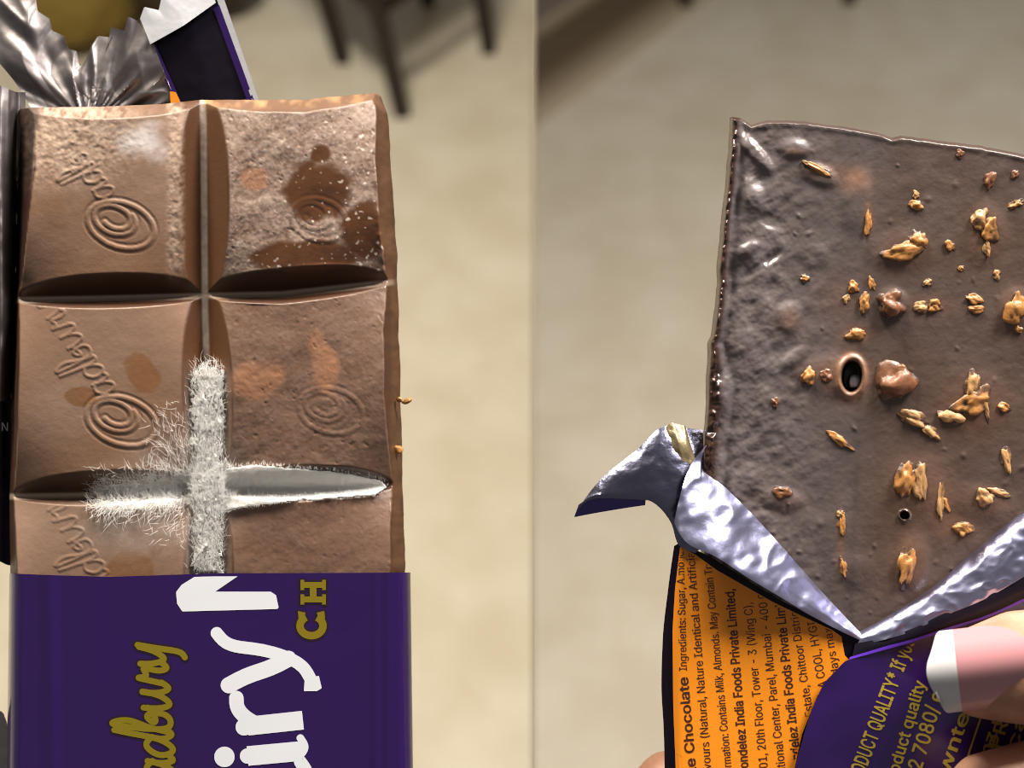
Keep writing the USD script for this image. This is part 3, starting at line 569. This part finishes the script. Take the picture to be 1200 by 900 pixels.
# ------------------------------------------------------------ nutty bar (right, seen from its back)
def bar_right():
    nu, nv = 330, 500
    t = np.linspace(0, 1, nu)[None, :]; vv = np.linspace(0, 1, nv)[:, None]
    yy = 138 + vv * (800 - 138)
    xl = np.interp(yy, [138, 160, 200, 250, 300, 330, 392, 400, 412, 440, 470, 520, 560, 800], [855, 854, 851, 846, 840, 840, 833, 829, 829, 827, 827, 823, 822, 820]) + 1.2 * N2(yy, yy * 0, 14, 2, 103)
    xr = 1262 + 0 * yy
    X = xl + (xr - xl) * t
    top = np.interp(X, [850, 858, 868, 880, 900, 940, 1000, 1035, 1045, 1056, 1062, 1100, 1150, 1200, 1262], [141, 137, 138, 146, 141, 142, 150, 157, 161, 159, 159.5, 165, 171, 181, 194]) + .8 * N2(X, X * 0, 7, 2, 104)
    Y = top + (800 - top) * vv
    dl, dt = X - xl, Y - top
    h = np.zeros_like(X)
    lf = sstep(1010, 850, X)
    h += (.16 + .55 * lf) * N2(X, Y, 34, 3, 111) + (.06 + .30 * lf) * N2(X, Y, 12, 3, 112) + (.03 + .03 * lf) * N2(X, Y, 4, 2, 113)
    # the seam across the back
    sx = np.interp(Y, [150, 250, 640, 800], [1036, 1022, 1002, 996]); h += .30 * np.tanh((X - sx) / 6) + .12 * np.exp(-((X - sx) / 5) ** 2)
    def bump(cx, cy, rx, ry, ang, amp, pw=2):
        nonlocal h
        c, s = math.cos(ang), math.sin(ang); u = ((X - cx) * c + (Y - cy) * s) / rx; w = (-(X - cx) * s + (Y - cy) * c) / ry
        h = h + amp * np.exp(-(u * u + w * w) ** pw)
    for q in ((884, 178, 26, 8, .85, .9), (880, 228, 12, 20, -.35, .8), (930, 174, 17, 11, .05, .7), (925, 372, 14, 18, .1, .6), (960, 205, 20, 12, .4, .55), (1003, 235, 16, 34, .15, .5), (905, 340, 8, 12, 0, -.3), (876, 292, 14, 7, -.5, .5), (892, 312, 26, 5, -.6, -.35),
              (905, 300, 14, 6, -.6, -.3), (870, 395, 10, 22, .1, .6), (1046, 355, 17, 16, 0, .7), (1150, 590, 34, 20, .2, .3), (975, 440, 30, 22, 0, .45), (915, 585, 24, 13, .2, .6), (1070, 660, 18, 30, .1, .7), (985, 640, 22, 50, 0, .25), (1155, 275, 24, 34, .2, .5),
              (1055, 292, 36, 22, -.2, .45), (1140, 470, 36, 40, .2, .4), (1072, 568, 30, 34, 0, .4), (1190, 362, 20, 24, 0, .5), (930, 420, 20, 8, -.6, .35), (900, 470, 16, 12, .5, .3), (955, 300, 18, 14, .2, .3), (905, 260, 18, 8, .5, -.3), (850, 460, 10, 24, 0, .6), (1005, 670, 20, 18, 0, .25)):
        bump(*q)
    rng = np.random.default_rng(12)
    for k in range(60):
        x, y = rng.uniform(860, 1200), rng.uniform(170, 720); r = rng.uniform(1.6, 3.4); bump(x, y, r * rng.uniform(.8, 1.6), r, rng.uniform(0, 3), rng.uniform(.06, .22), 1)
    # ring-lipped holes
    for cx, cy, rx, ry, ln, an in ((998, 441, 12, 18, 6, .1), (1060, 604, 5, 4.5, 4, 0)):
        c, s = math.cos(an), math.sin(an); u = ((X - cx) * c + (Y - cy) * s) / rx; w = (-(X - cx) * s + (Y - cy) * c) / ry; rr = np.hypot(u, w)
        h = h + .55 * np.exp(-((rr - 1.25) / .22) ** 2) - np.where(rr < 1.05, 1, 0) * 3.4 * sstep(1.05, .86, rr)
    hole = np.hypot((X - 998) / 12, (Y - 441) / 18)
    # glossy squeezed-out lip along the left and top edge
    lipw = np.interp(Y, [140, 400, 420, 470, 600], [7, 7, 10, 12, 10])
    h += 1.2 * np.exp(-((dl - lipw) / (lipw * .5)) ** 2) * (1 + .8 * N2(X, Y, 9, 2, 120)) - .5 * np.exp(-((dl - lipw * 2.6) / 6) ** 2)
    h += .14 * np.exp(-((dt - 5) / 3.5) ** 2) * (1 + N2(X, Y, 14, 2, 121))
    h = smin(h, -4.5 + dl * 1.1, .6); h = h + .9 * N2(X, Y, 5.5, 2, 122) * np.exp(-((dl - lipw * .8) / (lipw * .7)) ** 2); h = smin(h, -3.5 + dt * 1.5, .4)
    base = lin(88, 77, 76)[None, None] * np.ones(X.shape + (1,))
    def mix(c, col, w): return c * (1 - w[..., None]) + np.asarray(col) * w[..., None]
    base = mix(base, lin(84, 67, 60), np.clip(sstep(-14, 30, X - sx) * .85 + .3 * N2(X, Y, 80, 2, 131), 0, 1))
    base = mix(base, lin(124, 114, 116), np.clip(lf * .45 * (1 + 1.2 * N2(X, Y, 30, 3, 132)), 0, 1))
    base = base * (1 + .12 * N2(X, Y, 40, 3, 133))[..., None]
    for cx, cy, rx, ry, w in ((1003, 215, 18, 12, .5), (962, 200, 18, 8, .6), (932, 178, 13, 4, .5), (925, 375, 12, 14, .4), (1004, 392, 16, 10, .8), (998, 441, 24, 30, .5), (970, 438, 30, 16, .45), (990, 350, 30, 26, .25), (1018, 255, 6, 20, .7), (985, 640, 6, 40, .4), (1000, 205, 22, 12, .4), (1155, 280, 24, 34, .35), (1060, 300, 34, 20, .35), (1140, 480, 40, 34, .4), (1072, 570, 32, 36, .4), (1155, 590, 34, 18, .3), (1105, 592, 14, 30, .35), (1128, 622, 20, 14, .35), (1064, 662, 20, 32, .45), (1090, 358, 28, 12, .3), (1190, 362, 22, 26, .35), (920, 590, 20, 12, .25)):
        base = mix(base, lin(142, 98, 68), np.clip(.85 * w * np.exp(-(((X - cx) / rx) ** 2 + ((Y - cy) / ry) ** 2)), 0, 1))
    base = mix(base, lin(160, 118, 92), np.clip(.75 * np.exp(-((hole - 1.35) / .3) ** 2), 0, 1)); base = mix(base, lin(28, 14, 8), sstep(1.08, .92, hole))
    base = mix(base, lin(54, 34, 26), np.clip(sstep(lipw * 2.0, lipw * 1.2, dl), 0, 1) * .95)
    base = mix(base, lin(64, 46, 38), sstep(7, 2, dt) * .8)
    rough = .34 - .04 * lf - .20 * sstep(lipw * 2.2, lipw * 1.4, dl) + .05 * N2(X, Y, 50, 2, 135)
    h = np.maximum(h, -5)
    EXPORTS['right'] = (X, Y, h)
    vt = P(X, Y, h).reshape(-1, 3); ft = grid_faces(nv, nu)
    i = np.arange(nv * nu).reshape(nv, nu); loop = np.r_[i[0, :], i[1:, -1], i[-1, -2::-1], i[-2:0:-1, 0]]; nl = len(loop)
    low = P(X.ravel()[loop], Y.ravel()[loop], np.full(nl, -9.0)); o = len(vt); k = np.arange(nl); kn = (k + 1) % nl
    sk = np.vstack([np.stack([loop, loop[kn], o + kn], 1), np.stack([loop, o + kn, o + k], 1)])
    fan = np.stack([o + k, o + kn, np.full(nl, o + nl)], 1)
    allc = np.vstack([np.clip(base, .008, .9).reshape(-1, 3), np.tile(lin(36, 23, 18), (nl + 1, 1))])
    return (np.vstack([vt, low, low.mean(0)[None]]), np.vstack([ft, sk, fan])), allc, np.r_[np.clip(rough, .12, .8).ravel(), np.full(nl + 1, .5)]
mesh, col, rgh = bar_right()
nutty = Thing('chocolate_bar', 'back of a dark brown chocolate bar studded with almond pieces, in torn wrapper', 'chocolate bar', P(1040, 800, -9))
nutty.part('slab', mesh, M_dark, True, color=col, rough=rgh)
XR, YR, ZR = EXPORTS['right']
_nr = NearestNDInterpolator(np.stack([XR[::2, ::2].ravel(), YR[::2, ::2].ravel()], 1), ZR[::2, ::2].ravel())
M_almond = chocolate('almond_toned', .36, .5, .00012)
NUTS = [(1056, 295, 20, 9, -.15, 1), (1075, 282, 9, 10, .3, 1), (1073, 240, 7, 5, 0, 1), (1073, 228, 3, 4, 0, 2), (1147, 258, 8, 11, .3, 2), (1160, 268, 10, 13, .5, 1), (1157, 290, 4, 9, -.1, 2), (1192, 239, 8, 5, -.3, 1), (1114, 287, 5, 7, -.4, 1), (1018, 262, 4, 12, .1, 1), (958, 198, 14, 4, .5, 1),
        (943, 326, 5, 4, .2, 1), (1000, 337, 6, 7, 0, 1), (991, 350, 4, 4, 0, 2), (1014, 355, 6, 10, .2, 1), (1022, 333, 4, 7, -.2, 1), (1044, 356, 13, 13, .2, 3), (1080, 360, 8, 6, -.2, 2), (1096, 358, 8, 6, 0, 1), (1140, 350, 9, 5, .2, 1), (1144, 362, 8, 4, 0, 1), (1192, 362, 12, 15, .1, 1), (1193, 386, 5, 4, 0, 1),
        (1005, 391, 11, 6, 0, 1), (1050, 445, 20, 22, .5, 3), (1140, 450, 7, 15, .15, 2), (1140, 472, 19, 12, -.5, 1), (1116, 488, 13, 7, .1, 2), (1153, 470, 3, 16, -.25, 2), (1070, 490, 15, 7, .3, 2), (1092, 507, 12, 6, .7, 2), (985, 517, 15, 5, .6, 1), (1062, 562, 11, 17, .2, 1), (1078, 566, 8, 20, -.1, 2), (1102, 588, 4, 17, .05, 2), (1108, 590, 3, 9, -.5, 1),
        (1153, 582, 10, 8, .7, 2), (1168, 577, 14, 4, .25, 2), (1180, 540, 5, 12, -.2, 2), (1128, 620, 10, 7, .15, 1), (986, 615, 4, 11, 0, 1), (985, 602, 4, 4, 0, 2), (988, 664, 4, 10, -.2, 1), (1062, 665, 8, 20, .2, 1), (948, 441, 8, 9, .3, 1), (968, 440, 6, 8, 0, 3), (1176, 477, 7, 5, .4, 1), (1168, 322, 4, 5, 0, 2), (1087, 332, 5, 4, -.3, 2), (1127, 315, 4, 3, .4, 1), (1190, 175 + 30, 4, 5, 0, 3), (1125, 180, 4, 5, 0, 3), (1160, 210, 6, 10, .5, 3), (917, 577, 9, 6, .2, 3), (908, 472, 4, 5, 0, 3)]
for k, (x, y, rx, ry, an, kind) in enumerate(NUTS):
    z = float(_nr([[x, y]])[0]); rz = min(rx, ry) * .17 * .55
    v_, f_n = lump(x, y, z - rz * .55, rx * 1.25, ry * 1.25, rz * 1.5, an, (.65, .6)[kind == 3], 3, k + 40)
    hz = v_[:, 2] * 1e3 - z; nn_ = meshkit.fbm(v_ * 900, 3, k); wn = sstep(.0, .55, hz / rz + (nn_ - .5) * 1.1)[:, None]
    tone = (None, lin(182, 126, 70), lin(190, 146, 98), lin(128, 84, 58))[kind] * (.7 + .55 * meshkit.fbm(v_ * 2500, 2, k + 3))[:, None]
    nutty.part('almond_piece', (v_, f_n), M_almond, True, color=np.clip(lin(80, 58, 48) * (1 - wn) + tone * wn, 0, .95), rough=np.full(len(v_), .36))
nutty.part('hole_core', lump(1003, 447, -2.6, 7, 8, 1.0, .4, .4, 2, 5), M_white_foil, True, label='pale foil-coloured lump inside the hole')

# ------------------------------------------------------------ torn wrapper of the nutty bar
def text_shape(s, height, bold=False):
    m = meshkit.text_mesh(s, height, 1e-3, bold); return m
def wrap_right():
    t = Thing('wrapper', 'torn purple wrapper with silver lining and orange ingredients panel around the nutty bar', 'wrapper', P(1000, 960, -9))
    zo = lambda x, y: 2.2 + 0 * x + .004 * (y - 640) - 5.5 * np.clip((800 - x) / 30, 0, 1) ** 2
    # body sheet of the wrapper's left half: dark tear edge, then orange print
    left_edge = [(790, 640), (783, 690), (777, 740), (775, 800), (778, 860), (779, 905), (781, 965)]
    tear = [(796, 636), (830, 651), (870, 676), (910, 701), (955, 724), (1000, 741), (1013, 757)]
    def zz(x, y): return float(zo(np.array(x), np.array(y)))
    rows = []
    for k in range(7):
        s = k / 6; yL = 640 + s * 325; xL = np.interp(yL, [q[1] for q in left_edge], [q[0] for q in left_edge])
        if k == 0: rows.append([(xL, yL, -4)] + [(x, y, zz(x, y) + .1) for x, y in tear])
        else:
            row = [(xL, yL, -5)]
            for x, y in tear:
                yy = y + (965 - y) * s; row.append((max(xL + 12, x) if x < 800 else x, yy, zz(x, yy)))
            rows.append(row)
    t.part('back_panel', sheet(rows, 90, 40, 0, 40, .06, 81, zfun=zo), M_purple_dark, 50, label='dark purple outer sheet under the orange panel')
    orange = Polygon([(797, 641), (815, 650), (840, 668), (868, 684), (905, 705), (940, 722), (975, 738), (986, 746), (990, 768), (1000, 778), (958, 815), (940, 860), (930, 905), (930, 962), (793, 962), (792, 905), (789, 830), (788, 740), (791, 690)])
    t.part('orange_panel', flat_print(fine(orange, 8), lambda x, y: zo(x, y) + .05, .05, 5.0), M_orange, False, label='orange printed ingredients panel')
    zt = lambda x, y: zo(x, y) + .12
    def textline(s, p0, p1, h, m, bold, zf, name='printed_text', clip=None):
        tm = meshkit.text_mesh(s, 1.0, .1, bold); v = np.array(tm.vertices); w = v[:, 0].max()
        p0, p1 = np.array(p0, float), np.array(p1, float); L_ = np.linalg.norm(p1 - p0); d = (p1 - p0) / L_; n = np.array([d[1], -d[0]])
        q = p0 + v[:, :1] / w * L_ * d + v[:, 1:2] * h * n
        keep = np.ones(len(v), bool)
        f = np.array(tm.faces)[:, ::1]
        if clip is not None:
            from shapely import contains_xy
            ok = contains_xy(clip, q[:, 0], q[:, 1]); f = f[ok[f].all(1)]
        if not len(f): return
        z = zf(q[:, 0], q[:, 1]) + np.where(v[:, 2] > .05, .03, -.01)
        tri = trimesh.Trimesh(P(q[:, 0], q[:, 1], z), f, process=False); tri.remove_unreferenced_vertices()
        t.part(name, tri, m)
    oc = orange.buffer(-.5)
    for s, p0, p1, h, bold in (('te Chocolate', (816, 905), (806, 793), 11, 1), ('Ingredients: Sugar, Almonds', (805, 786), (801, 640), 9, 0),
        ('avours (Natural, Nature Identical and Artificial)', (834, 908), (813, 640), 9.5, 0), ('ormation: Contains Milk, Almonds. May Contain Traces', (858, 905), (832, 640), 9.5, 0),
        ('ondelez India Foods Private Limited,', (877, 900), (860, 690), 10.5, 1), ('01, 20th Floor, Tower - 3 (Wing C),', (900, 900), (881, 706), 10, 0),
        ('ational Center, Parel, Mumbai - 400 013', (921, 905), (896, 680), 10, 0), ('ndelez India Foods Private Limited', (938, 890), (917, 690), 10.5, 1),
        ('d Estate, Chittoor District', (955, 850), (934, 712), 9.5, 0), ('A COOL, HYGIENIC', (969, 805), (951, 700), 10, 0), ('days max', (984, 790), (974, 735), 9.5, 0)):
        textline(s, p0, p1, h, M_ink, bool(bold), zt, clip=oc)
    # silver lining turned outwards
    t.part('lining_flap', sheet([[(828, 522, 0), (822, 545, .6), (851, 572, .8), (882, 603, .8), (916, 640, .8), (960, 690, 1.0), (1008, 741, 1.6)],
        [(806, 552, 2.6), (836, 582, 3.0), (866, 612, 3.2), (899, 650, 3.2), (934, 680, 3.0), (968, 712, 2.6), (1010, 746, 2.0)],
        [(796, 585, 5.2), (818, 612, 6.4), (852, 634, 6.6), (887, 664, 6.0), (922, 690, 5.0), (960, 717, 3.8), (1011, 749, 2.3)],
        [(790, 612, 5.6), (805, 636, 7.8), (838, 652, 8.2), (878, 678, 7.4), (915, 700, 6.0), (955, 724, 4.2), (1012, 752, 2.4)]], 130, 60, 1.1, 40, .05, 83, True), M_foil, 40, label='silver lining folded out along the tear')
    t.part('lining_corner', sheet([[(676, 600, 2), (700, 566, 1.0), (745, 528, -.5), (783, 499, -2), (800, 501, -3), (824, 504, -4)],
        [(677, 596, 2.6), (705, 575, 2.2), (750, 552, 2.0), (787, 540, 1.4), (808, 545, .6), (826, 548, -.6)],
        [(678, 592, 2.6), (700, 580, 2.6), (755, 579, 3.0), (785, 594, 3.6), (812, 602, 3.2), (840, 604, 2)],
        [(678, 592, 2.4), (702, 584, 2.4), (757, 586, 2.6), (786, 612, 3.0), (795, 638, 3.0), (815, 648, 2.6)]], 90, 60, .4, 30, .05, 85, True), M_foil_steel, 40, label='grey steel-blue corner of the lining sticking out')
    t.part('corner_underside', sheet([[(678, 592, 2.0), (700, 583, 2.0), (757, 584, 2.0)], [(673, 606, .5), (705, 600, .5), (756, 592, 1.2)]], 30, 12, .05, 20, .05, 86, True), M_purple_mid, 40, label='purple outside of the corner')
    t.part('tear_knot', sheet([[(776, 505, -2), (786, 495, -1.6), (803, 499, -1.8), (808, 516, -2)], [(785, 525, -.4), (795, 520, .4), (806, 530, .2), (816, 542, -.4)], [(790, 540, .2), (800, 545, .6), (812, 550, .4), (822, 556, 0)]], 24, 20, .5, 9, .05, 87), M_nut_film, 40, label='scrunched clear edge of the torn corner')
    # right half: dark rolled edge with silver and the purple back panel
    t.part('lining_roll', sheet([[(1004, 742, 1.2), (1050, 716, 1.0), (1090, 690, .9), (1130, 656, .9), (1170, 622, .9), (1230, 576, .9)],
        [(1006, 746, 2.4), (1058, 720, 3.4), (1100, 692, 4.0), (1140, 664, 4.4), (1180, 634, 4.6), (1235, 592, 4.6)],
        [(1007, 749, 2.8), (1062, 734, 4.6), (1104, 712, 5.6), (1146, 690, 6.2), (1186, 664, 6.4), (1240, 622, 6.4)],
        [(1004, 756, 2.8), (1060, 743, 4.8), (1106, 722, 6.0), (1150, 704, 6.6), (1190, 682, 6.8), (1245, 645, 6.8)]], 130, 60, .95, 30, .05, 89, True), M_foil, 40, label='silver lining rolled along the right side of the tear')
    t.part('rolled_edge', sheet([[(1002, 754, 3.0), (1060, 740, 4.8), (1108, 718, 6.0), (1152, 700, 6.5), (1192, 678, 6.7), (1250, 640, 6.7)],
        [(1000, 764, 3.4), (1062, 748, 5.2), (1110, 730, 6.4), (1153, 714, 6.9), (1192, 694, 7.0), (1250, 664, 7.0)],
        [(998, 770, 3.6), (1064, 751, 5.0), (1112, 735, 5.8), (1154, 722, 6.2), (1193, 705, 6.4), (1250, 680, 6.4)]], 90, 24, .2, 40, .06, 90, True), M_purple_dark, 40, label='dark rolled edge of the tear')
    t.part('edge_line', sheet([[(996, 770, 3.9), (1064, 750, 5.3), (1112, 734, 6.0), (1154, 721, 6.4), (1193, 704, 6.6), (1250, 679, 6.6)], [(995, 773, 4.0), (1064, 754, 5.2), (1112, 738, 5.9), (1154, 725, 6.2), (1193, 708, 6.4), (1250, 683, 6.4)]], 60, 6, .03, 30, .1, 91), M_purple_edge, 40, label='bright purple edge of the film')
    zp = lambda x, y: 4.3 + .0 * x + .5 * N2(np.asarray(x, float), np.asarray(y, float), 60, 2, 91)
    rows = []
    topl = [(966, 800), (990, 775), (1020, 764), (1060, 752), (1110, 734), (1150, 723), (1190, 707), (1250, 680)]
    for k in range(6):
        s = k / 5; row = []
        for j, (x, y) in enumerate(topl):
            yy = y + (965 - y) * s; xx = x if j > 1 else np.interp(yy, [775, 800, 840, 880, 905, 965], [990, 966, 948, 937, 930, 922]) + 20 * j * (0 if k == 0 else 1)
            row.append((xx, yy, float(zp(xx, yy)) - .5 * (j == 0)))
        rows.append(row)
    t.part('purple_panel', sheet(rows, 80, 50, 0, 40, .06, 92, zfun=zp), M_purple, 50, label='purple panel of the torn wrapper under the thumb')
    zq = lambda x, y: zp(x, y) + .05
    pc = Polygon([(966, 805), (992, 780), (1060, 757), (1150, 728), (1250, 690), (1250, 962), (930, 962), (942, 880)])
    for s, p0, p1, h, m, bold in (('PRODUCT QUALITY* If you', (1006, 925), (1072, 752), 17, M_goldtext, 0), ('product quality', (1048, 925), (1085, 800), 14, M_goldtext, 0), ('2 7080/ email', (1079, 905), (1118, 775), 17, M_goldtext, 0), ('Twnte to', (1104, 930), (1150, 800), 15, M_goldtext, 0), ('Menz us', (1148, 925), (1180, 825), 14, M_goldtext, 0), ('PRESS', (1172, 880), (1196, 800), 15, M_goldtext, 0), ('call', (1190, 885), (1212, 810), 14, M_goldtext, 0)):
        textline(s, p0, p1, h, m, True, zq, clip=pc)
    t.part('printed_line', flat_print(fine(LineString([(1133, 890), (1158, 815)]).buffer(1.1)), zq), M_goldtext)
M_foil_steel = plain('steel_foil', lin(116, 116, 138), .24, 1.0, .0003, 240)
M_purple_edge = plain('purple_film_edge', lin(96, 52, 190), .3)
M_purple_mid = plain('purple_film_blue', lin(64, 44, 128), .35)
M_nut_film = plain('scrunched_film', lin(132, 118, 88), .35, .4, .0003, 260)
wrap_right()

# ------------------------------------------------------------ the hand
def hand():
    t = Thing('hand', "person's hand with white-tipped nail gripping the torn wrapper at lower right", 'hand', P(1650, 950, 0))
    def sph(px, py, z, r):
        return manifold3d.Manifold.sphere(r * 1e-3, 28).translate(tuple(map(float, P(px, py, z))))
    def chain(pts): return [manifold3d.Manifold.batch_hull([sph(*a), sph(*b)]) for a, b in zip(pts, pts[1:])]
    bones = chain([(1152, 788, 12.5, 8.6), (1200, 782, 14.3, 10.6), (1300, 778, 15.4, 11.0), (1450, 830, 9, 12.5), (1620, 960, -4, 15)])
    bones += chain([(1160, 930, 13, 7.6), (1230, 920, 14.5, 8.8), (1330, 925, 14, 9.2), (1470, 1000, 4, 10), (1600, 1060, -12, 12)])
    bones += chain([(786, 925, -16, 8.0), (900, 935, -19.5, 8.8), (1080, 960, -21, 9.2), (1330, 985, -21, 10), (1600, 1000, -16, 12)])
    bones += chain([(800, 1030, -17, 8.0), (900, 1035, -20, 8.8), (1080, 1045, -22, 9.2), (1330, 1060, -22, 10), (1600, 1060, -16, 12)])
    bones += chain([(880, 1120, -17, 7.2), (960, 1125, -20, 8.0), (1100, 1130, -22, 8.4), (1330, 1130, -22, 9), (1600, 1110, -16, 11)])
    bones.append(manifold3d.Manifold.batch_hull([sph(1480, 985, -18, 10), sph(1480, 1120, -20, 10), sph(1640, 960, -6, 14), sph(1700, 1100, -8, 14), sph(1900, 1130, -10, 15), sph(1900, 1060, -8, 15)]))
    m = manifold3d.Manifold.batch_boolean(bones, manifold3d.OpType.Add).refine_to_length(.0022)
    mm = m.to_mesh(); tm = trimesh.Trimesh(mm.vert_properties[:, :3], mm.tri_verts, process=True)
    tm = trimesh.smoothing.filter_taubin(tm, iterations=14)
    t.part('skin', tm, M_skin, True)
    # thumb nail, a curved plate lying on the thumb's back
    def nail(s0, s1, front):
        ns, nt = 26, 40
        s = np.linspace(s0, s1, ns)[:, None]; tt = np.linspace(-1, 1, nt)[None]
        # long axis from the free edge (s=0) towards the cuticle (s=1)
        ax, ay = 1086 + 132 * s, 790 - 16 * s
        half = 48 * np.clip(1 - np.clip((.16 - s) / .16, 0, 1) ** 2.4 * .42, 0, 1) * np.clip(1 - np.clip((s - .5) / .5, 0, 1) ** 2.4 * .7, .2, 1)
        bow = 10 * tt ** 2 * np.clip(1 - s * 6, 0, 1)
        px = ax + bow + half * tt * .12; py = ay + half * tt
        z = 22.4 + 2.6 * s - (half * tt * .17) ** 2 / (2 * 8.6) * 1.15 - 2.2 * np.clip(.3 - s, 0, 1) ** 1.5
        v = P(px, py, z).reshape(-1, 3); f = grid_faces(ns, nt, True)
        if meshkit.arrays((v, f), True)[2][:, 2].mean() < 0: f = f[:, ::-1]
        _, _, n = meshkit.arrays((v, f), True); i = np.arange(ns * nt).reshape(ns, nt); loop = np.r_[i[0, :], i[1:, -1], i[-1, -2::-1], i[-2:0:-1, 0]]; nx = np.roll(loop, -1); o = ns * nt
        rim = np.vstack([np.stack([loop, nx, nx + o], 1), np.stack([loop, nx + o, loop + o], 1)])
        return np.vstack([v, v - n * .0006]), np.vstack([f, f[:, ::-1] + o, rim])
    t.part('nail', nail(.27, 1, 0), M_nail, 50, label='pink polished thumb nail')
    t.part('nail_tip', nail(0, .27, 1), M_nailtip, 50, label='white tip of the thumb nail')
hand()

# ------------------------------------------------------------ blurred cloths on the floor behind, top left
def cushion(name, label, cat, px, py, rx, ry, h, m, seed):
    c = floor_at(px, py); t = Thing(name, label, cat, c, plane=False)
    s = trimesh.creation.icosphere(4); v = np.array(s.vertices); n = meshkit.fbm(v * 2 + seed, 3, seed) * 2 - 1
    sg = np.sign(v) * np.abs(v) ** .7; sg = sg / np.linalg.norm(sg, axis=1, keepdims=True) ** .5
    v = sg * np.array([rx, ry, h]) * (1 + .12 * n)[:, None]; v[:, 2] -= v[:, 2].min()
    t.part('cover', (v + c, s.faces), m, True)
cushion('floor_cushion', 'olive floor cushion blurred behind the torn wrapper', 'cushion', 95, 30, .15, .18, .09, M_olive, 3)
cushion('bag', 'dark brown soft bag blurred behind the torn wrapper', 'bag', 215, 10, .2, .14, .16, M_browncloth, 5)
